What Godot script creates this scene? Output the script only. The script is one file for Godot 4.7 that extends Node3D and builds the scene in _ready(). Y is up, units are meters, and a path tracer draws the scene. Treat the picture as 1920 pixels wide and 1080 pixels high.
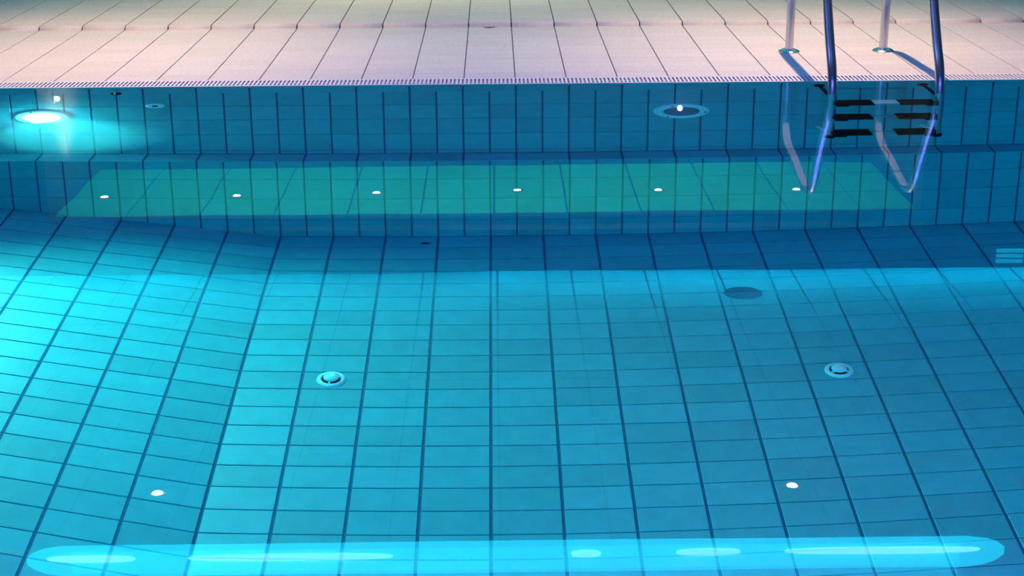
extends Node3D
# An indoor swimming pool at night, seen from its near side: the tiled basin through the water, the far deck with a ladder,
# and, mirrored in the water, the ceilings above the far side of the hall.
# z below always runs away from the camera: the helper P() turns it into Godot's -z.

const EDGE := 7.0866          # far face of the basin
const LEDGE := 0.1235         # the lower wall stands this far out
const LEDGE_Y := -1.2628
const FLOOR_Y := -2.2547
const X0 := 0.0959            # a tile joint of the wall
const SLOPE_X := -1.029       # the floor rises to the left from here
const SLOPE := 0.24
const DECK_STEP_Z := 8.75     # low step of the deck
const DECK_STEP := 0.022
const LOW_CEILING := 2.5
const BULKHEAD_Z := 11.85
const SOFFIT := 2.03
const ALCOVE_Z := 13.52
const COVE_Z := 7.23

var M := {}
var taken := {}
var rng := RandomNumberGenerator.new()

# ---------------------------------------------------------------- helpers

func P(x, y, z) -> Vector3:
	return Vector3(x, y, -z)

func mat(name_: String, c: Color, rough := 0.6, metal := 0.0) -> StandardMaterial3D:
	var m := StandardMaterial3D.new()
	m.resource_name = name_
	m.albedo_color = c
	m.roughness = rough
	m.metallic = metal
	M[name_] = m
	return m

func glow(name_: String, c: Color, e: float) -> StandardMaterial3D:
	var m := mat(name_, Color(0.9, 0.9, 0.9), 0.4)
	m.emission_enabled = true
	m.emission = c
	m.emission_energy_multiplier = e
	return m

func grain(m: StandardMaterial3D, seed_: int, freq: float, dark: Color, light: Color, scale: float) -> void:
	var n := FastNoiseLite.new()
	n.seed = seed_
	n.frequency = freq
	n.fractal_octaves = 4
	var img := n.get_seamless_image(256, 256)
	var out := Image.create(256, 256, false, Image.FORMAT_RGB8)
	for y in 256:
		for x in 256:
			out.set_pixel(x, y, dark.lerp(light, img.get_pixel(x, y).r))
	m.albedo_texture = ImageTexture.create_from_image(out)
	m.uv1_triplanar = true
	m.uv1_world_triplanar = true
	m.uv1_scale = Vector3.ONE * scale

func numbered(called: String) -> String:
	var n: int = taken.get(called, 0)
	taken[called] = n + 1
	return called if n == 0 else "%s_%03d" % [called, n]

func tag(o: Node, label: String, category: String, group := "", kind := "") -> void:
	o.set_meta("label", label)
	o.set_meta("category", category)
	if group != "":
		o.set_meta("group", group)
	if kind != "":
		o.set_meta("kind", kind)

func structure(o: Node, label := "") -> Node:
	o.set_meta("kind", "structure")
	if label != "":
		o.set_meta("label", label)
	return o

func thing(called: String, label: String, category: String, at: Vector3, group := "") -> Node3D:
	var o := Node3D.new()
	o.name = numbered(called)
	add_child(o)
	o.position = at
	tag(o, label, category, group)
	return o

func put(called: String, mesh: Mesh, m: Material, parent: Node, t := Transform3D.IDENTITY) -> MeshInstance3D:
	var o := MeshInstance3D.new()
	o.name = numbered(called) if parent == self else called
	o.mesh = mesh
	o.material_override = m
	o.transform = t
	parent.add_child(o, true)
	return o

func tool() -> SurfaceTool:
	var st := SurfaceTool.new()
	st.begin(Mesh.PRIMITIVE_TRIANGLES)
	return st

func quad(st: SurfaceTool, a: Vector3, b: Vector3, c: Vector3, d: Vector3) -> void:
	# seen from the front a, b, c, d run clockwise
	for v in [a, b, c, a, c, d]:
		st.add_vertex(v)

func done(st: SurfaceTool, flat := true) -> ArrayMesh:
	if flat:
		st.set_smooth_group(-1)
	st.generate_normals()
	return st.commit()

func flat_tool() -> SurfaceTool:
	var st := tool()
	st.set_smooth_group(-1)
	return st

func add_box(st: SurfaceTool, lo: Vector3, hi: Vector3) -> void:
	var a := lo
	var b := hi
	quad(st, Vector3(a.x, b.y, a.z), Vector3(b.x, b.y, a.z), Vector3(b.x, b.y, b.z), Vector3(a.x, b.y, b.z))
	quad(st, Vector3(a.x, a.y, b.z), Vector3(b.x, a.y, b.z), Vector3(b.x, a.y, a.z), Vector3(a.x, a.y, a.z))
	quad(st, Vector3(a.x, b.y, b.z), Vector3(b.x, b.y, b.z), Vector3(b.x, a.y, b.z), Vector3(a.x, a.y, b.z))
	quad(st, Vector3(b.x, b.y, a.z), Vector3(a.x, b.y, a.z), Vector3(a.x, a.y, a.z), Vector3(b.x, a.y, a.z))
	quad(st, Vector3(b.x, b.y, b.z), Vector3(b.x, b.y, a.z), Vector3(b.x, a.y, a.z), Vector3(b.x, a.y, b.z))
	quad(st, Vector3(a.x, b.y, a.z), Vector3(a.x, b.y, b.z), Vector3(a.x, a.y, b.z), Vector3(a.x, a.y, a.z))

func box_mesh(lo: Vector3, hi: Vector3) -> ArrayMesh:
	var st := flat_tool()
	add_box(st, lo.min(hi), lo.max(hi))
	return done(st)

func slab(called: String, lo: Vector3, hi: Vector3, m: Material, parent: Node = self) -> MeshInstance3D:
	# a box given by two corners with z running away from the camera
	var a := P(lo.x, lo.y, lo.z)
	var b := P(hi.x, hi.y, hi.z)
	var c := (a + b) / 2.0
	return put(called, box_mesh(a - c, b - c), m, parent, Transform3D(Basis.IDENTITY, c))

func add_tile(st: SurfaceTool, t: Transform3D, w: float, l: float, th: float, ch: float) -> void:
	# a tile whose face is y = 0, chamfered all round
	var a := w / 2.0
	var b := l / 2.0
	var top := [Vector3(-a + ch, 0, -b + ch), Vector3(a - ch, 0, -b + ch), Vector3(a - ch, 0, b - ch), Vector3(-a + ch, 0, b - ch)]
	var mid := [Vector3(-a, -ch, -b), Vector3(a, -ch, -b), Vector3(a, -ch, b), Vector3(-a, -ch, b)]
	var low := [Vector3(-a, -th, -b), Vector3(a, -th, -b), Vector3(a, -th, b), Vector3(-a, -th, b)]
	for s in [top, mid, low]:
		for k in 4:
			s[k] = t * s[k]
	quad(st, top[0], top[1], top[2], top[3])
	for k in 4:
		var n := (k + 1) % 4
		quad(st, top[n], top[k], mid[k], mid[n])
		quad(st, mid[n], mid[k], low[k], low[n])

var tile_meshes := {}
func tile_mesh(w: float, l: float, th: float, ch: float) -> ArrayMesh:
	var key := "%.4f %.4f %.4f %.4f" % [w, l, th, ch]
	if not tile_meshes.has(key):
		var st := flat_tool()
		add_tile(st, Transform3D.IDENTITY, w, l, th, ch)
		tile_meshes[key] = done(st)
	return tile_meshes[key]

func lay(parent: Node3D, called: String, places: Array, mats: Array, jitter: float) -> void:
	# places: [Transform3D in the scene, width, length, thickness, chamfer]; past 300 the rest become one part
	var back := parent.global_transform.affine_inverse()
	var rest: SurfaceTool = null
	for k in places.size():
		var p: Array = places[k]
		var t: Transform3D = back * p[0]
		t.origin += t.basis.y * rng.randf_range(-jitter, jitter)
		t.basis = t.basis.rotated(t.basis.x.normalized(), rng.randf_range(-jitter, jitter) * 3.0)
		if k < 300:
			put(called, tile_mesh(p[1], p[2], p[3], p[4]), mats[rng.randi() % mats.size()], parent, t)
		else:
			if rest == null:
				rest = flat_tool()
			add_tile(rest, t, p[1], p[2], p[3], p[4])
	if rest != null:
		put("distant_" + called + "s", done(rest), mats[0], parent).set_meta("kind", "stuff")

func lathe(profile: Array, sides := 40) -> ArrayMesh:
	# profile: Vector2(radius, height) round the y axis, from the top down along the outside
	var st := tool()
	for k in profile.size() - 1:
		var a: Vector2 = profile[k]
		var b: Vector2 = profile[k + 1]
		st.set_smooth_group(k % 30)
		for s in sides:
			var f := TAU * s / sides
			var g := TAU * (s + 1) / sides
			var a0 := Vector3(a.x * cos(f), a.y, a.x * sin(f))
			var a1 := Vector3(a.x * cos(g), a.y, a.x * sin(g))
			var b0 := Vector3(b.x * cos(f), b.y, b.x * sin(f))
			var b1 := Vector3(b.x * cos(g), b.y, b.x * sin(g))
			if a.x > 1e-5:
				for v in [a0, b1, a1]:
					st.add_vertex(v)
			if b.x > 1e-5:
				for v in [a0, b0, b1]:
					st.add_vertex(v)
	st.generate_normals()
	return st.commit()

func add_tube(st: SurfaceTool, path: Array, r: float, sides := 20, caps := true) -> void:
	var n := path.size()
	var rings := []
	var side := Vector3(1, 0, 0)
	for k in n:
		var d: Vector3 = (path[mini(k + 1, n - 1)] - path[maxi(k - 1, 0)]).normalized()
		var u := (side - d * side.dot(d))
		if u.length() < 0.05:
			u = Vector3(0, 1, 0) - d * d.y
		u = u.normalized()
		side = u
		var w := d.cross(u)
		var ring := []
		for s in sides:
			var f := TAU * s / sides
			ring.append(path[k] + (u * cos(f) + w * sin(f)) * r)
		rings.append(ring)
	st.set_smooth_group(1)
	for k in n - 1:
		for s in sides:
			var e := (s + 1) % sides
			quad(st, rings[k][s], rings[k + 1][s], rings[k + 1][e], rings[k][e])
	if caps:
		st.set_smooth_group(-1)
		for s in sides:
			var e := (s + 1) % sides
			for v in [path[0], rings[0][s], rings[0][e]]:
				st.add_vertex(v)
			for v in [path[n - 1], rings[n - 1][e], rings[n - 1][s]]:
				st.add_vertex(v)

func tube(path: Array, r: float, sides := 20) -> ArrayMesh:
	var st := tool()
	add_tube(st, path, r, sides)
	st.generate_normals()
	return st.commit()

func smooth(points: Array, steps := 8) -> Array:
	var out := []
	var n := points.size()
	for k in n - 1:
		var a: Vector3 = points[maxi(k - 1, 0)]
		var b: Vector3 = points[k]
		var c: Vector3 = points[k + 1]
		var d: Vector3 = points[mini(k + 2, n - 1)]
		for s in steps:
			out.append(b.cubic_interpolate(c, a, d, float(s) / steps))
	out.append(points[n - 1])
	return out

func spot(parent: Node, at: Vector3, towards: Vector3, c: Color, energy: float, angle: float, soft: float, size: float) -> SpotLight3D:
	var l := SpotLight3D.new()
	l.name = "lamp_light"
	l.light_color = c
	l.light_energy = energy
	l.spot_angle = angle
	l.spot_angle_attenuation = soft
	l.spot_range = 30.0
	l.spot_attenuation = 2.0
	l.light_size = size
	l.shadow_enabled = true
	parent.add_child(l, true)
	l.position = at
	var up := Vector3.UP if absf(towards.normalized().y) < 0.9 else Vector3.BACK
	l.look_at_from_position(at if parent == self else parent.position + at, (at if parent == self else parent.position + at) + towards, up)
	return l

func area(parent: Node, at: Vector3, towards: Vector3, size: Vector2, c: Color, energy: float) -> AreaLight3D:
	var l := AreaLight3D.new()
	l.name = "lamp_light"
	l.light_color = c
	l.light_energy = energy
	l.area_size = size
	l.area_range = 30.0
	l.area_attenuation = 2.0
	l.shadow_enabled = true
	parent.add_child(l, true)
	var up := Vector3.UP if absf(towards.normalized().y) < 0.9 else Vector3.BACK
	l.look_at_from_position(at, at + towards, up)
	return l

# bases that turn a tile's face (its y) to where it looks
func facing_camera() -> Basis:   # a wall tile: width along x, length up
	return Basis(Vector3.RIGHT, Vector3.BACK, Vector3.DOWN)

# ---------------------------------------------------------------- scene

func _ready() -> void:
	rng.seed = 20240
	make_camera()
	make_materials()
	make_hall()
	make_basin()
	make_deck()
	make_ceilings()
	make_water()
	make_ladder()
	make_pool_fittings()
	make_lamps()

func make_camera() -> void:
	var pitch := 0.3299
	var yaw := 0.0101
	var roll := -0.0066
	var f := Vector3(sin(yaw) * cos(pitch), -sin(pitch), -cos(yaw) * cos(pitch))
	var r := Vector3(cos(yaw), 0, sin(yaw))
	var u := r.cross(f)
	var cam := Camera3D.new()
	cam.name = "camera"
	cam.fov = rad_to_deg(2.0 * atan(540.0 / 2860.5))
	cam.near = 0.05
	cam.far = 100.0
	cam.transform = Transform3D(Basis(r * cos(roll) + u * sin(roll), u * cos(roll) - r * sin(roll), -f), Vector3(0, 1.4131, 0))
	add_child(cam)
	cam.current = true
	var e := Environment.new()
	e.background_mode = Environment.BG_COLOR
	e.background_color = Color(0.0, 0.0, 0.0)
	e.tonemap_mode = Environment.TONE_MAPPER_LINEAR
	e.tonemap_exposure = 1.0
	e.volumetric_fog_enabled = true
	e.volumetric_fog_density = 0.0
	e.sdfgi_enabled = true
	e.ssao_enabled = true
	e.ssil_enabled = true
	var w := WorldEnvironment.new()
	w.name = "environment"
	w.environment = e
	add_child(w)

func make_materials() -> void:
	for k in 3:
		var v: float = [1.0, 0.965, 1.03][k]
		var m := mat("pool_tile_%d" % k, Color(0.24 * v, 0.70 * v, 0.75 * v), 0.35)
		grain(m, 11 + k, 0.02, Color(0.93, 0.93, 0.93), Color(1, 1, 1), 1.7)
	for k in 3:
		var v: float = [1.0, 0.985, 1.01][k]
		var m := mat("deck_tile_%d" % k, Color(0.87 * v, 0.79 * v, 0.78 * v), 0.7)
		grain(m, 31 + k, 0.06, Color(0.9, 0.9, 0.9), Color(1, 1, 1), 3.0)
	mat("pool_grout", Color(0.10, 0.36, 0.50), 0.9)
	mat("deck_grout", Color(0.40, 0.33, 0.36), 0.9)
	mat("deck_bed", Color(0.62, 0.57, 0.57), 0.9)
	mat("grate", Color(0.86, 0.80, 0.82), 0.6)
	mat("gutter", Color(0.10, 0.09, 0.14), 0.9)
	mat("steel", Color(0.80, 0.80, 0.82), 0.26, 1.0)
	mat("black_rubber", Color(0.02, 0.02, 0.03), 0.8).metallic_specular = 0.2
	mat("white_plastic", Color(0.70, 0.97, 0.96), 0.35)
	mat("unlit_lens", Color(0.14, 0.44, 0.54), 0.12)
	mat("dark_glass", Color(0.05, 0.12, 0.16), 0.08)
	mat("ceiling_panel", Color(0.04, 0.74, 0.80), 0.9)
	mat("ceiling_joint", Color(0.08, 0.25, 0.28), 0.9)
	mat("soffit_panel", Color(0.03, 0.88, 0.66), 0.9)
	mat("dark_wall", Color(0.07, 0.13, 0.19), 0.95)
	mat("hall_wall", Color(0.42, 0.44, 0.48), 0.95)
	mat("fascia", Color(0.85, 0.9, 0.92), 0.9)
	mat("fitting_ring", Color(0.75, 0.75, 0.75), 0.3, 0.8)
	var w := mat("water", Color(1, 1, 1, 0.0), 0.0)
	w.transparency = BaseMaterial3D.TRANSPARENCY_ALPHA
	w.refraction_enabled = true
	w.refraction_scale = 0.0333

# ---------------------------------------------------------------- the hall

func make_hall() -> void:
	structure(slab("wall_left", Vector3(-6.2, -0.2, -2.2), Vector3(-6.0, 3.6, 13.8), M.hall_wall))
	structure(slab("wall_right", Vector3(6.0, -0.2, -2.2), Vector3(6.2, 3.6, 13.8), M.hall_wall))
	structure(slab("wall_near", Vector3(-6.2, -0.2, -2.4), Vector3(6.2, 3.6, -2.2), M.hall_wall))
	# the far side: a wall with an alcove under a low ceiling in its middle
	structure(slab("wall_far_left", Vector3(-6.0, 0.0, BULKHEAD_Z), Vector3(-3.6, LOW_CEILING, BULKHEAD_Z + 0.2), M.dark_wall))
	structure(slab("wall_far_right", Vector3(3.43, 0.0, BULKHEAD_Z), Vector3(6.0, LOW_CEILING, BULKHEAD_Z + 0.2), M.dark_wall))
	structure(slab("wall_alcove_back", Vector3(-3.8, 0.0, ALCOVE_Z), Vector3(3.63, 2.3, ALCOVE_Z + 0.2), M.dark_wall))
	structure(slab("wall_alcove_left", Vector3(-3.8, 0.0, BULKHEAD_Z + 0.2), Vector3(-3.6, 2.3, ALCOVE_Z), M.dark_wall))
	structure(slab("wall_alcove_right", Vector3(3.43, 0.0, BULKHEAD_Z + 0.2), Vector3(3.63, 2.3, ALCOVE_Z), M.dark_wall))
	structure(slab("wall_bulkhead", Vector3(-3.6, SOFFIT, BULKHEAD_Z), Vector3(3.43, LOW_CEILING, BULKHEAD_Z + 0.1), M.dark_wall))
	structure(slab("floor_near", Vector3(-6.0, -0.2, -2.2), Vector3(6.0, 0.0, 1.0), M.deck_bed))

func make_ceilings() -> void:
	# over the far deck
	var c: Node3D = structure(slab("ceiling", Vector3(-6.0, LOW_CEILING + 0.012, COVE_Z), Vector3(6.0, LOW_CEILING + 0.12, BULKHEAD_Z), M.ceiling_joint))
	var places := []
	var down := Basis(Vector3.RIGHT, Vector3.DOWN, Vector3.FORWARD)
	for j in 4:
		for i in 20:
			var x := -6.0 + 0.6 * i + 0.3
			var z := COVE_Z + 1.155 * j + 0.5775
			places.append([Transform3D(down, P(x, LOW_CEILING, z)), 0.585, 1.145, 0.012, 0.003])
	lay(c, "ceiling_panel", places, [M.ceiling_panel], 0.0)
	# the alcove's low ceiling
	var s: Node3D = structure(slab("ceiling_alcove", Vector3(-3.6, SOFFIT + 0.012, BULKHEAD_Z + 0.1), Vector3(3.43, SOFFIT + 0.12, ALCOVE_Z), M.ceiling_joint))
	places = []
	var x0 := -3.6
	for i in 12:
		var a := maxf(-3.6, -3.62 + 0.6 * i)
		var b := minf(3.43, -3.62 + 0.6 * (i + 1))
		var zz := BULKHEAD_Z + 0.1
		places.append([Transform3D(down, P((a + b) / 2.0, SOFFIT, (zz + ALCOVE_Z) / 2.0)), b - a - 0.014, ALCOVE_Z - zz - 0.01, 0.012, 0.003])
	lay(s, "ceiling_panel", places, [M.soffit_panel], 0.0)
	# over the pool the ceiling is higher; its near face over the deck's edge carries the cyan light
	structure(slab("wall_cove", Vector3(-6.0, LOW_CEILING, COVE_Z - 0.04), Vector3(6.0, 3.4, COVE_Z), M.fascia))
	structure(slab("ceiling_pool", Vector3(-6.0, 3.4, -2.2), Vector3(6.0, 3.6, COVE_Z), M.hall_wall))

# ---------------------------------------------------------------- the basin

func make_basin() -> void:
	var tiles := [M.pool_tile_0, M.pool_tile_1, M.pool_tile_2]
	var wall := facing_camera()
	var g := 0.004           # grout lies this far behind the faces
	# upper wall with its light top course
	var w: Node3D = structure(slab("wall_pool_far", Vector3(-5.4, LEDGE_Y - 0.3, EDGE + g), Vector3(5.4, -0.032, EDGE + 0.012), M.pool_grout), "far wall of the pool basin in blue tiles")
	var places := []
	for k in range(-10, 11):
		var x := X0 + 0.25 * (k + 0.5)
		places.append([Transform3D(wall, P(x, -0.0745, EDGE - 0.004)), 0.241, 0.147, 0.0035, 0.002])
	lay(w, "edge_tile", places, tiles, 0.0003)
	places = []
	var heights := [0.138, 0.414, 0.679, 0.944, 1.209, 1.2628]
	for j in 5:
		for k in range(-20, 22):
			var x := X0 + 0.125 * (k + 0.5)
			var a: float = heights[j]
			var b: float = heights[j + 1]
			places.append([Transform3D(wall, P(x, -(a + b) / 2.0, EDGE)), 0.117, b - a - 0.005, g + 0.004, 0.0015])
	lay(w, "wall_tile", places, tiles, 0.0003)
	# lower wall, which stands out as a ledge
	var b_: Node3D = structure(slab("wall_pool_ledge", Vector3(-5.4, FLOOR_Y - 0.1, EDGE - LEDGE + g), Vector3(5.4, LEDGE_Y - g, EDGE), M.pool_grout), "lower far wall of the pool standing out as a ledge")
	places = []
	var up := Basis.IDENTITY
	for k in range(-10, 11):
		var x := X0 + 0.25 * (k + 0.5)
		places.append([Transform3D(up, P(x, LEDGE_Y, EDGE - LEDGE / 2.0)), 0.241, LEDGE, 0.008, 0.003])
	lay(b_, "ledge_tile", places, tiles, 0.0003)
	places = []
	heights = [1.2628, 1.528, 1.793, 2.058, 2.2547]
	for j in 4:
		for k in range(-20, 22):
			var x := X0 + 0.125 * (k + 0.5)
			var a: float = heights[j]
			var b: float = heights[j + 1]
			places.append([Transform3D(wall, P(x, -(a + b) / 2.0, EDGE - LEDGE)), 0.117, b - a - 0.005, g + 0.004, 0.0015])
	lay(b_, "wall_tile", places, tiles, 0.0003)
	# level floor
	var zfar := EDGE - LEDGE
	var f: Node3D = structure(slab("floor_pool", Vector3(SLOPE_X, FLOOR_Y - 0.2, 1.0), Vector3(5.4, FLOOR_Y - g, zfar), M.pool_grout), "level tiled bottom of the pool")
	places = []
	for j in 42:
		for k in range(0, 25):
			if k < 14 and j < 21:
				places.append(floor_tile(j, k))
	for j in 42:
		for k in range(0, 25):
			if k >= 14 or j >= 21:
				places.append(floor_tile(j, k))
	lay(f, "floor_tile", places, tiles, 0.0004)
	# the floor rises towards the left
	var run := sqrt(1.0 + SLOPE * SLOPE)
	var tilt := Basis(Vector3(1, -SLOPE, 0) / run, Vector3(SLOPE, 1, 0) / run, Vector3(0, 0, 1))
	var centre := P(SLOPE_X - 2.2, FLOOR_Y + 2.2 * SLOPE, (1.0 + zfar) / 2.0)
	var hl := 2.2 * run
	var s: Node3D = structure(put("floor_pool_slope", box_mesh(Vector3(-hl, -0.2, -(zfar - 1.0) / 2.0), Vector3(hl, -g, (zfar - 1.0) / 2.0)), M.pool_grout, self, Transform3D(tilt, centre)), "tiled bottom of the pool rising towards the shallow end")
	places = []
	for pass_ in 2:
		for j in 42:
			for k in 17:
				if (k < 8 and j < 22) == (pass_ == 0):
					var x := SLOPE_X - 0.25 * (k + 0.5)
					places.append([Transform3D(tilt, P(x, FLOOR_Y - SLOPE * (x - SLOPE_X), zfar - 0.1291 * (j + 0.5) + row_shift())), 0.25 * run - 0.011, 0.1291 - 0.004, 0.008, 0.002])
	lay(s, "floor_tile", places, tiles, 0.0004)
	# the other sides, out of view
	structure(slab("wall_pool_left", Vector3(-5.6, -2.5, 0.8), Vector3(-5.4, 0.0, EDGE + 0.14), M.pool_tile_0))
	structure(slab("wall_pool_right", Vector3(5.4, -2.5, 0.8), Vector3(5.6, 0.0, EDGE + 0.14), M.pool_tile_0))
	structure(slab("wall_pool_near", Vector3(-5.4, -2.5, 0.8), Vector3(5.4, -0.2, 1.0), M.pool_tile_0))
	structure(slab("floor_side_left", Vector3(-6.0, -0.2, 1.0), Vector3(-5.6, 0.0, EDGE + 0.14), M.deck_bed))
	structure(slab("floor_side_right", Vector3(5.6, -0.2, 1.0), Vector3(6.0, 0.0, EDGE + 0.14), M.deck_bed))

func row_shift() -> float:
	# rows are counted from the joint measured at z = 6.3203
	return fposmod(6.3203 - (EDGE - LEDGE), 0.1291)

func floor_tile(j: int, k: int) -> Array:
	var x := SLOPE_X + 0.25 * (k + 0.5)
	return [Transform3D(Basis.IDENTITY, P(x, FLOOR_Y, EDGE - LEDGE - 0.1291 * (j + 0.5) + row_shift())), 0.239, 0.1291 - 0.004, 0.008, 0.002]

# ---------------------------------------------------------------- the deck

func make_deck() -> void:
	var tiles := [M.deck_tile_0, M.deck_tile_1, M.deck_tile_2]
	var pitch := 0.2449
	var x0 := X0 - 0.0015
	var z0 := EDGE + 0.145
	var d: Node3D = structure(slab("floor_deck", Vector3(-6.0, -0.2, z0), Vector3(6.0, -0.004, DECK_STEP_Z), M.deck_grout), "pale tiled deck along the far pool edge")
	var rows := 12
	var step := (DECK_STEP_Z - z0) / rows
	var places := []
	for pass_ in 2:
		for j in rows:
			for k in range(-24, 24):
				if (k >= -12 and k < 12) == (pass_ == 0):
					places.append([Transform3D(Basis.IDENTITY, P(x0 + pitch * (k + 0.5), 0.0, z0 + step * (j + 0.5))), pitch - 0.005, step - 0.0012, 0.008, 0.001])
	lay(d, "deck_tile", places, tiles, 0.00025)
	# beyond a low rounded step
	var u: Node3D = structure(slab("floor_deck_upper", Vector3(-6.0, -0.2, DECK_STEP_Z + 0.012), Vector3(6.0, DECK_STEP - 0.004, ALCOVE_Z), M.deck_grout), "raised part of the pale tiled deck")
	places = []
	for pass_ in 2:
		for j in 38:
			for k in range(-24, 24):
				if (k >= -14 and k < 14 and j < 10) == (pass_ == 0):
					places.append([Transform3D(Basis.IDENTITY, P(x0 + pitch * (k + 0.5), DECK_STEP, DECK_STEP_Z + 0.02 + 0.1245 * (j + 0.5))), pitch - 0.006, 0.1245 - 0.0012, 0.008, 0.001])
	lay(u, "deck_tile", places, tiles, 0.00025)
	# riser of the step, one rounded piece under each column of tiles
	var st := tool()
	st.set_smooth_group(1)
	var prof := [Vector2(0.034, DECK_STEP), Vector2(0.018, DECK_STEP), Vector2(0.008, DECK_STEP - 0.003), Vector2(0.003, DECK_STEP - 0.009), Vector2(0.0, 0.004), Vector2(-0.006, 0.0005)]
	var hw := (pitch - 0.007) / 2.0
	for k in prof.size() - 1:
		var a: Vector2 = prof[k]
		var b: Vector2 = prof[k + 1]
		quad(st, Vector3(-hw, a.y, -a.x), Vector3(hw, a.y, -a.x), Vector3(hw, b.y, -b.x), Vector3(-hw, b.y, -b.x))
	for side in [-1, 1]:
		for k in range(1, prof.size() - 1):
			var tri := [Vector3(side * hw, prof[0].y, -prof[0].x), Vector3(side * hw, prof[k].y, -prof[k].x), Vector3(side * hw, prof[k + 1].y, -prof[k + 1].x)]
			if side > 0:
				tri.reverse()
			for v in tri:
				st.add_vertex(v)
	st.generate_normals()
	var riser := st.commit()
	for k in range(-16, 16):
		put("riser_tile", riser, tiles[(k + 32) % 3], u, u.global_transform.affine_inverse() * Transform3D(Basis.IDENTITY, P(x0 + pitch * (k + 0.5), 0.0, DECK_STEP_Z - 0.012)))
	# a drain hole at the foot of the step
	var hole := thing("drain_slot", "small dark half round drain hole at the foot of the deck step", "drain", P(-0.03, 0.0, DECK_STEP_Z - 0.02))
	put("rim", lathe([Vector2(0.0, 0.0012), Vector2(0.03, 0.0012), Vector2(0.034, 0.0002)], 28), M.gutter, hole)
	put("collar", lathe([Vector2(0.033, 0.0022), Vector2(0.037, 0.0022), Vector2(0.038, 0.0001)], 28), M.deck_bed, hole)
	make_gutter()

func make_gutter() -> void:
	# the overflow gutter along the edge under a slotted grating, one section to a tile
	structure(slab("floor_gutter", Vector3(-6.0, -1.6, EDGE + 0.012), Vector3(6.0, -0.10, EDGE + 0.145), M.gutter))
	var grating := thing("gutter_grating", "pale slotted overflow grating along the far pool edge", "grating", P(0, 0, EDGE))
	var st := flat_tool()
	var length := 0.25
	var deep := 0.145
	var n := 13
	var p := length / n
	var th := 0.014
	for k in n:
		var x := -length / 2.0 + p * (k + 0.5)
		add_box(st, Vector3(x - p * 0.27, -th, -deep + 0.018), Vector3(x + p * 0.27, 0.0, -0.014))
	add_box(st, Vector3(-length / 2.0 + 0.0005, -th, -deep), Vector3(length / 2.0 - 0.0005, 0.0, -deep + 0.018))
	add_box(st, Vector3(-length / 2.0 + 0.0005, -0.03, -0.014), Vector3(length / 2.0 - 0.0005, 0.0, 0.0))
	add_box(st, Vector3(-length / 2.0 + 0.0005, -th, -0.079), Vector3(length / 2.0 - 0.0005, -0.004, -0.069))
	var section := done(st)
	for k in range(-22, 22):
		put("grating_section", section, M.grate, grating, Transform3D(Basis.IDENTITY, Vector3(X0 + 0.25 * (k + 0.5), 0, 0)))

# ---------------------------------------------------------------- water

func make_water() -> void:
	# a calm surface with a very low swell
	var n := FastNoiseLite.new()
	n.seed = 5
	n.frequency = 1.1
	n.fractal_octaves = 2
	var st := tool()
	var nx := 260
	var nz := 170
	var x1 := -5.4
	var x2 := 5.4
	var z1 := 1.0
	var z2 := EDGE
	var h := func(x: float, z: float) -> float:
		return -0.0012 + 0.00009 * n.get_noise_2d(x * 0.8, z * 1.6)
	for j in nz + 1:
		for i in nx + 1:
			var x := lerpf(x1, x2, float(i) / nx)
			var z := lerpf(z1, z2, float(j) / nz)
			var e := 0.01
			st.set_normal(Vector3(-(h.call(x + e, z) - h.call(x - e, z)) / (2 * e), 1.0, (h.call(x, z + e) - h.call(x, z - e)) / (2 * e)).normalized())
			st.add_vertex(P(x, h.call(x, z), z))
	for j in nz:
		for i in nx:
			var a := j * (nx + 1) + i
			var b := a + 1
			var c := a + nx + 1
			var d := c + 1
			for v in [c, d, b, c, b, a]:
				st.add_index(v)
	var o := put("water", st.commit(), M.water, self)
	tag(o, "still clear blue water filling the swimming pool", "water", "", "stuff")

# ---------------------------------------------------------------- the ladder

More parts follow.
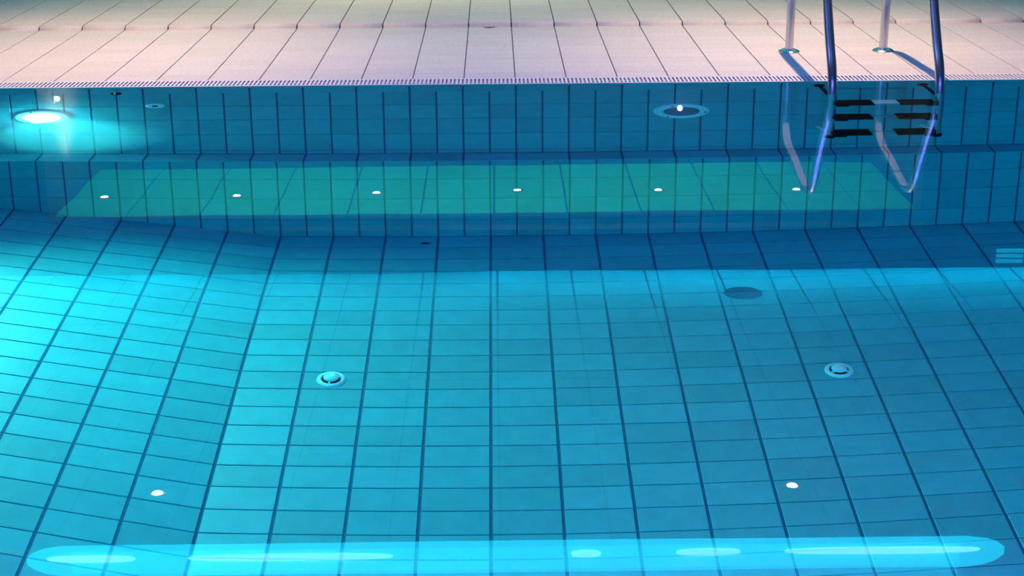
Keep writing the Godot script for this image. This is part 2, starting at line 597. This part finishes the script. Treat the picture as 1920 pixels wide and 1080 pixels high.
func make_ladder() -> void:
	var xa := 1.523
	var xb := 2.011
	var at := P((xa + xb) / 2.0, 0.0, 7.86)
	var l := thing("pool_ladder", "stainless steel pool ladder with two arched handrails and black treads", "ladder", at)
	var leg_z := 6.80
	for x in [xa, xb]:
		var dx: float = x - (xa + xb) / 2.0
		var pts := []
		for p in [[7.86, 0.0], [7.86, 0.15], [7.855, 0.30], [7.83, 0.40], [7.74, 0.462], [7.54, 0.497], [7.36, 0.536], [7.24, 0.555], [7.13, 0.53], [7.06, 0.455], [6.99, 0.34], [6.90, 0.20], [6.83, 0.10], [leg_z, 0.0], [leg_z - 0.005, -0.15], [leg_z, -0.45], [leg_z, -0.70], [leg_z + 0.005, -0.79]]:
			pts.append(Vector3(dx, p[1], -(p[0] - 7.86)))
		put("handrail", tube(smooth(pts, 6), 0.0215, 20), M.steel, l)
		put("flange", lathe([Vector2(0.0, 0.018), Vector2(0.026, 0.018), Vector2(0.048, 0.010), Vector2(0.055, 0.004), Vector2(0.055, 0.0)], 36), M.steel, l, Transform3D(Basis.IDENTITY, Vector3(dx, 0, 0)))
		put("end_cap", lathe([Vector2(0.0, 0.02), Vector2(0.026, 0.02), Vector2(0.026, -0.02), Vector2(0.0, -0.028)], 24), M.black_rubber, l, Transform3D(Basis.IDENTITY, Vector3(dx, -0.79, 7.86 - leg_z)))
		# arms that hold the leg off the wall
		put("wall_arm", tube([Vector3(dx, -0.09, 7.86 - leg_z), Vector3(dx, -0.085, 7.86 - EDGE + 0.012)], 0.011, 12), M.black_rubber, l)
		put("wall_pad", lathe([Vector2(0.0, 0.016), Vector2(0.024, 0.016), Vector2(0.028, 0.0)], 20), M.black_rubber, l, Transform3D(Basis(Vector3.RIGHT, Vector3.BACK, Vector3.DOWN), Vector3(dx, -0.085, 7.86 - EDGE + 0.0005)))
		put("lower_arm", tube(smooth([Vector3(dx, -0.74, 7.86 - leg_z), Vector3(dx, -0.80, 7.86 - leg_z - 0.12), Vector3(dx, -0.88, 7.86 - EDGE + 0.02)], 5), 0.011, 12), M.white_plastic, l)
	for k in 3:
		var y: float = [-0.175, -0.445, -0.725][k]
		var half := (xb - xa) / 2.0 - 0.021
		var tr := Node3D.new()
		tr.name = "tread"
		l.add_child(tr, true)
		tr.position = Vector3(0, y, 7.86 - leg_z)
		var st := flat_tool()
		add_box(st, Vector3(-half, -0.020, -0.042 if k == 0 else -0.012), Vector3(half, -0.002, 0.042 if k == 0 else 0.006))
		put("tread_plate", done(st), M.steel, tr)
		for s in [-1, 1]:
			st = flat_tool()
			add_tile(st, Transform3D(Basis.IDENTITY, Vector3(s * (half - 0.083), 0.005, 0)), 0.166, 0.092, 0.030, 0.004)
			put("rubber_pad", done(st), M.black_rubber, tr)
			st = flat_tool()
			add_tile(st, Transform3D(Basis.IDENTITY, Vector3(s * (half - 0.02), -0.004, 0.03)), 0.055, 0.05, 0.034, 0.004)
			put("clamp", done(st), M.black_rubber, tr)
		if k > 0:
			continue
		st = flat_tool()
		for i in 4:
			add_tile(st, Transform3D(Basis.IDENTITY, Vector3(0, 0.003, -0.03 + 0.02 * i)), 0.115, 0.011, 0.006, 0.002)
		put("grip_ribs", done(st), M.white_plastic, tr)

# ---------------------------------------------------------------- fittings in the basin

func pool_lamp(at: Vector3, label: String, lit: bool, energy: float, towards: Vector3, c := Color(0.30, 1.0, 0.96), angle := 80.0) -> Node3D:
	var o := thing("underwater_lamp", label, "lamp", at, "underwater lamps")
	var turn := Basis(Vector3.RIGHT, Vector3.BACK, Vector3.DOWN)
	if towards.z < 0:
		turn = Basis(Vector3.RIGHT, Vector3.FORWARD, Vector3.UP)
	put("face_ring", lathe([Vector2(0.084, 0.012), Vector2(0.088, 0.022), Vector2(0.096, 0.026), Vector2(0.122, 0.022), Vector2(0.133, 0.012), Vector2(0.135, 0.0)], 48), M.white_plastic, o, Transform3D(turn, Vector3.ZERO))
	if lit:
		put("lamp_lens", lathe([Vector2(0.0, 0.034), Vector2(0.05, 0.030), Vector2(0.086, 0.014)], 48), M.lamp_lens, o, Transform3D(turn, Vector3.ZERO))
		spot(o, turn * Vector3(0, 0.026, 0), towards, c, energy, angle, 1.0, 0.025)
	else:
		put("lamp_lens", lathe([Vector2(0.0, 0.006), Vector2(0.05, 0.009), Vector2(0.088, 0.014), Vector2(0.089, 0.0)], 48), M.unlit_lens, o, Transform3D(turn, Vector3.ZERO))
	for k in 3:
		var a := TAU * (k / 3.0) + 0.1
		put("screw", lathe([Vector2(0.0, 0.004), Vector2(0.006, 0.003), Vector2(0.007, 0.0)], 10), M.dark_glass, o, Transform3D(turn, turn * Vector3(0.111 * cos(a), 0.0238, 0.111 * sin(a))))
	return o

func glow_round(at: Vector3) -> void:
	# the lens is a dome and sends some light along the wall
	var l := OmniLight3D.new()
	l.name = "lamp_light"
	l.light_color = Color(0.45, 0.95, 1.0)
	l.light_energy = 0.16
	l.omni_range = 20.0
	l.omni_attenuation = 2.0
	l.light_size = 0.03
	l.shadow_enabled = true
	add_child(l, true)
	l.position = at

func floor_inlet(at: Vector3, label: String, turn: float) -> void:
	var o := thing("floor_inlet", label, "inlet", at, "round inlets in the pool floor")
	o.rotation.y = turn
	put("rim", lathe([Vector2(0.038, 0.004), Vector2(0.041, 0.010), Vector2(0.050, 0.010), Vector2(0.057, 0.004), Vector2(0.058, 0.0)], 36), M.white_plastic, o)
	put("well", lathe([Vector2(0.0, 0.002), Vector2(0.041, 0.002)], 30), M.dark_glass, o)
	put("cover", lathe([Vector2(0.0, 0.034), Vector2(0.014, 0.032), Vector2(0.026, 0.026), Vector2(0.031, 0.016), Vector2(0.029, 0.013), Vector2(0.0, 0.013)], 30), M.white_plastic, o)
	for k in 3:
		var st := flat_tool()
		var a := TAU * k / 3.0
		add_tile(st, Transform3D(Basis(Vector3.UP, a), Basis(Vector3.UP, a) * Vector3(0.033, 0.013, 0)), 0.022, 0.007, 0.009, 0.001)
		put("spoke", done(st), M.white_plastic, o)

func make_pool_fittings() -> void:
	glow("lamp_lens", Color(0.78, 0.98, 1.0), 9.0)
	pool_lamp(P(-2.134, -0.60, EDGE), "glowing white round underwater lamp in the blue pool wall", true, 14.0, Vector3(0.45, -0.40, 1.0), Color(0.30, 1.0, 0.96), 57.0)
	glow_round(P(-2.134, -0.60, EDGE - 0.085))
	pool_lamp(P(0.877, -0.575, EDGE), "unlit round underwater lamp with a pale ring and dark lens", false, 0.0, Vector3(0, 0, 1))
	var blue := Color(0.05, 0.76, 0.98)
	pool_lamp(P(-2.134, -0.60, 1.0), "lit underwater lamp in the near wall facing the white one", true, 3.2, Vector3(0.1, -0.1, -1.0), blue)
	pool_lamp(P(0.877, -0.60, 1.0), "lit underwater lamp in the near wall facing the unlit one", true, 3.8, Vector3(0, -0.1, -1.0), blue)
	pool_lamp(P(3.888, -0.60, 1.0), "lit underwater lamp in the near wall facing the ladder side", true, 5.5, Vector3(-0.1, -0.1, -1.0), blue)
	var haze := FogVolume.new()
	haze.name = "water_glow"
	haze.shape = RenderingServer.FOG_VOLUME_SHAPE_ELLIPSOID
	haze.size = Vector3(1.4, 1.1, 0.25)
	var fm := FogMaterial.new()
	fm.density = 0.6
	fm.albedo = Color(0.75, 0.95, 1.0)
	haze.material = fm
	haze.position = P(-2.134, -0.60, EDGE - 0.165)
	add_child(haze)
	tag(haze, "milky glow in the water round the lit lamp", "haze", "", "stuff")
	# a wall inlet
	var turn := Basis(Vector3.RIGHT, Vector3.BACK, Vector3.DOWN)
	var o := thing("wall_inlet", "small round white inlet nozzle in the pool wall beside the glowing lamp", "inlet", P(-1.601, -0.40, EDGE))
	put("rim", lathe([Vector2(0.014, 0.006), Vector2(0.018, 0.012), Vector2(0.036, 0.012), Vector2(0.046, 0.004), Vector2(0.047, 0.0)], 32), M.white_plastic, o, Transform3D(turn, Vector3.ZERO))
	put("nozzle", lathe([Vector2(0.0, 0.004), Vector2(0.015, 0.007)], 24), M.dark_glass, o, Transform3D(turn, Vector3.ZERO))
	# a line anchor under the grating
	var a := thing("line_anchor", "small dark anchor hook on the pool wall under the grating", "hook", P(-1.778, -0.137, EDGE))
	put("base_plate", lathe([Vector2(0.0, 0.014), Vector2(0.020, 0.014), Vector2(0.027, 0.006), Vector2(0.028, 0.0)], 24), M.black_rubber, a, Transform3D(turn, Vector3.ZERO))
	put("eye", tube(smooth([Vector3(0, 0.0, 0.012), Vector3(0, 0.03, 0.024), Vector3(0, 0.07, 0.02), Vector3(0, 0.095, 0.008)], 5), 0.007, 10), M.steel, a)
	floor_inlet(P(-0.663, FLOOR_Y, 5.618), "round floor inlet in the brighter bottom beside the sloping floor", 0.4)
	floor_inlet(P(1.354, FLOOR_Y, 5.613), "round floor inlet in the darker bottom in front of the ladder", 1.6)
	var leaf := thing("leaf", "tiny dark leaf lying on the pool bottom by the wall", "leaf", P(-0.339, FLOOR_Y, 6.877))
	var st := tool()
	st.set_smooth_group(1)
	var lp := []
	for k in 10:
		var f := TAU * k / 10.0
		lp.append(Vector3(0.022 * cos(f), 0.003 + 0.004 * absf(sin(f)), 0.011 * sin(f)))
	for k in 10:
		for v in [Vector3(0, 0.004, 0), lp[(k + 1) % 10], lp[k]]:
			st.add_vertex(v)
		for v in [Vector3(0, 0.0005, 0), lp[k], lp[(k + 1) % 10]]:
			st.add_vertex(v)
	st.generate_normals()
	put("blade", st.commit(), M.black_rubber, leaf)
	put("stalk", tube([Vector3(0.02, 0.003, 0), Vector3(0.034, 0.005, 0.004)], 0.0015, 6), M.black_rubber, leaf)

# ---------------------------------------------------------------- lamps

func downlight(at: Vector3, label: String, group: String, c: Color, energy: float, angle: float, soft: float, towards := Vector3.DOWN) -> void:
	var o := thing("downlight", label, "lamp", at, group)
	put("trim_ring", lathe([Vector2(0.052, 0.0), Vector2(0.05, -0.006), Vector2(0.037, -0.008), Vector2(0.031, -0.002)], 30), M.fitting_ring, o)
	put("lamp_lens", lathe([Vector2(0.032, -0.002), Vector2(0.028, -0.009), Vector2(0.0, -0.011)], 30), M.spot_lens, o)
	spot(o, Vector3(0, -0.05, 0), towards, c, energy, angle, soft, 0.028)

func make_lamps() -> void:
	glow("spot_lens", Color(1.0, 0.95, 0.88), 30.0)
	var warm := Color(1.0, 0.90, 0.73)
	downlight(P(-1.951, LOW_CEILING, 7.875), "small bright downlight in the ceiling over the deck opposite the glowing lamp", "downlights over the deck", warm, 8.8, 52.0, 1.0)
	downlight(P(1.677, LOW_CEILING, 7.887), "small bright downlight in the ceiling over the ladder", "downlights over the deck", warm, 8.8, 52.0, 1.0)
	var xs := [-3.329, -2.209, -1.023, 0.179, 1.384, 2.567]
	for k in 6:
		downlight(P(xs[k], SOFFIT, [12.551, 12.563, 12.59, 12.617, 12.609, 12.602][k]), "small bright downlight in the row along the low alcove ceiling", "downlights in the alcove ceiling", warm, 17.0, 44.0, 1.0, Vector3(0, -1, [0.0, 0.12, 0.42, 0.42, 0.12, 0.0][k]))
	# cyan light along the edge of the low ceiling
	glow("led_strip", Color(0.0, 0.80, 1.0), 5.0)
	glow("led_bar", Color(0.0, 0.87, 1.0), 6.5)
	glow("led_tube", Color(0.50, 0.95, 1.0), 10.0)
	var cyan := Color(0.0, 0.85, 1.0)
	var cove := thing("cove_light", "long cyan light bar along the ceiling edge over the pool", "lamp", P(0, LOW_CEILING, COVE_Z - 0.04))
	# a half round acrylic bar with rounded ends, and brighter tubes before it
	var ring := []
	for k in 9:
		var f := -PI / 2.0 + PI * k / 8.0
		ring.append(Vector2(0.052 + 0.092 * sin(f), 0.016 * cos(f)))
	var st := tool()
	st.set_smooth_group(1)
	var ends := []
	for e in [[-2.50, 0.25], [-2.46, 0.6], [-2.40, 0.85], [-2.30, 1.0], [2.48, 1.0], [2.58, 0.85], [2.64, 0.6], [2.68, 0.25]]:
		var line := []
		for p in ring:
			line.append(Vector3(e[0], 0.052 + (p.x - 0.052) * e[1], p.y * e[1]))
		ends.append(line)
	for k in ends.size() - 1:
		for i in 8:
			quad(st, ends[k][i + 1], ends[k + 1][i + 1], ends[k + 1][i], ends[k][i])
	st.generate_normals()
	put("light_bar", st.commit(), M.led_bar, cove)
	for t in [[-2.389, -1.922], [-1.653, -0.562], [0.376, 0.533], [0.931, 1.273], [1.501, 2.55]]:
		# long lenses that taper to both ends
		var hl: float = (t[1] - t[0]) / 2.0
		var prof := []
		for i in 13:
			var f := PI * i / 12.0
			prof.append(Vector2(0.020 * pow(sin(f), 0.6), hl * cos(f)))
		put("led_lens", lathe(prof, 14), M.led_tube, cove, Transform3D(Basis(Vector3.UP, Vector3.RIGHT, Vector3.FORWARD), Vector3((t[0] + t[1]) / 2.0, 0.032, 0.016)))
	area(self, P(0.09, LOW_CEILING + 0.052, COVE_Z - 0.058), Vector3(0, 0, 1), Vector2(4.7, 0.13), cyan, 0.4)
	area(self, P(0.09, LOW_CEILING + 0.150, COVE_Z - 0.075), Vector3(0, 1, -0.6), Vector2(4.7, 0.03), cyan, 0.8)
	# added violet blue fill, kept out of view, that tints the deck edge
	glow("blue_fill", Color(0.40, 0.42, 1.0), 3.0)
	var panel := thing("added_blue_fill", "added violet blue fill light out of view above the pool", "lamp", P(0.1, 3.4, 6.5))
	put("frame", box_mesh(Vector3(-2.6, -0.03, -0.3), Vector3(2.6, 0.0, 0.3)), M.fitting_ring, panel)
	put("fill_diffuser", box_mesh(Vector3(-2.55, -0.036, -0.26), Vector3(2.55, -0.031, 0.26)), M.blue_fill, panel)
	area(self, P(0.1, 3.35, 6.5), Vector3(0, -1, 0), Vector2(5.0, 0.5), Color(0.40, 0.42, 1.0), 6.3)
	# a blue strip high on the near wall of the hall, which the handrails mirror
	glow("blue_strip", Color(0.30, 0.40, 1.0), 30.0)
	var near := thing("wall_strip_light", "long blue strip light high on the near wall of the hall", "lamp", P(0, 2.6, -2.2))
	put("housing", box_mesh(Vector3(-4.05, -0.05, -0.06), Vector3(4.05, 0.05, 0.0)), M.fitting_ring, near)
	put("led_strip", box_mesh(Vector3(-4.0, -0.04, -0.07), Vector3(4.0, 0.04, -0.06)), M.blue_strip, near)
	area(self, P(0, 2.6, -2.10), Vector3(0, -0.1, -1), Vector2(8.0, 0.08), Color(0.38, 0.42, 1.0), 14.0)
	# hidden strip on a ledge of the bulkhead that washes the low ceiling
	var ledge := thing("cove_ledge", "dark ledge along the bulkhead that hides a light strip", "ledge", P(0, 2.10, BULKHEAD_Z))
	put("shelf", box_mesh(Vector3(-5.9, 0.0, 0.0), Vector3(5.9, 0.02, 0.14)), M.dark_wall, ledge)
	put("lip", box_mesh(Vector3(-5.9, 0.02, 0.125), Vector3(5.9, 0.06, 0.14)), M.dark_wall, ledge)
	var strip := thing("ledge_light", "cyan light strip lying behind the lip of the bulkhead ledge", "lamp", P(0, 2.12, BULKHEAD_Z - 0.05))
	put("led_strip", box_mesh(Vector3(-5.5, 0.0, -0.01), Vector3(5.5, 0.008, 0.01)), M.led_strip, strip)
	for k in 4:
		area(self, P(-4.1 + 2.75 * k, 2.14, BULKHEAD_Z - 0.06), Vector3(0, 0.6, 1.0), Vector2(2.7, 0.02), cyan, 4.0)
	# small lamps on the alcove walls
	sconce(P(-3.6, 1.13, 12.3), Vector3(1, 0, 0), "small warm wall lamp on the side wall of the alcove", Color(1.0, 0.75, 0.45))
	sconce(P(1.66, 1.51, ALCOVE_Z), Vector3(0, 0, 1), "small white wall lamp on the back wall of the alcove", Color(0.95, 0.98, 1.0))
	# a round loudspeaker in the low ceiling and an air grille high on the far wall
	var sp := thing("ceiling_speaker", "dark round loudspeaker grille in the low ceiling over the deck", "speaker", P(1.92, LOW_CEILING, 11.256))
	put("grille", lathe([Vector2(0.128, -0.004), Vector2(0.09, -0.012), Vector2(0.0, -0.016)], 40), M.black_rubber, sp)
	put("rim", lathe([Vector2(0.15, 0.0), Vector2(0.148, -0.008), Vector2(0.13, -0.010), Vector2(0.127, -0.003)], 40), M.dark_wall, sp)
	var vent := thing("air_grille", "pale air grille with three slats high on the far wall", "vent", P(4.19, 2.40, BULKHEAD_Z))
	put("frame", box_mesh(Vector3(-0.12, -0.07, 0.0), Vector3(0.12, 0.07, 0.008)), M.gutter, vent)
	for k in 3:
		put("slat", box_mesh(Vector3(-0.11, -0.062 + 0.046 * k, 0.008), Vector3(0.11, -0.030 + 0.046 * k, 0.02)), M.white_plastic, vent)

func sconce(at: Vector3, out: Vector3, label: String, c: Color) -> void:
	var o := thing("wall_sconce", label, "lamp", at)
	var turn := Basis(Vector3.UP.cross(out), out, Vector3.UP.cross(out).cross(out))
	put("back_plate", lathe([Vector2(0.0, 0.012), Vector2(0.03, 0.012), Vector2(0.034, 0.0)], 24), M.fitting_ring, o, Transform3D(turn, Vector3.ZERO))
	var m := glow("sconce_bulb", c, 12.0)
	put("bulb", lathe([Vector2(0.0, 0.042), Vector2(0.009, 0.040), Vector2(0.015, 0.032), Vector2(0.016, 0.024), Vector2(0.010, 0.012)], 20), m, o, Transform3D(turn, Vector3.ZERO))
	var l := OmniLight3D.new()
	l.name = "lamp_light"
	l.light_color = c
	l.light_energy = 0.03
	l.omni_range = 20.0
	l.omni_attenuation = 2.0
	l.light_size = 0.02
	l.shadow_enabled = true
	o.add_child(l)
	l.position = turn * Vector3(0, 0.03, 0)
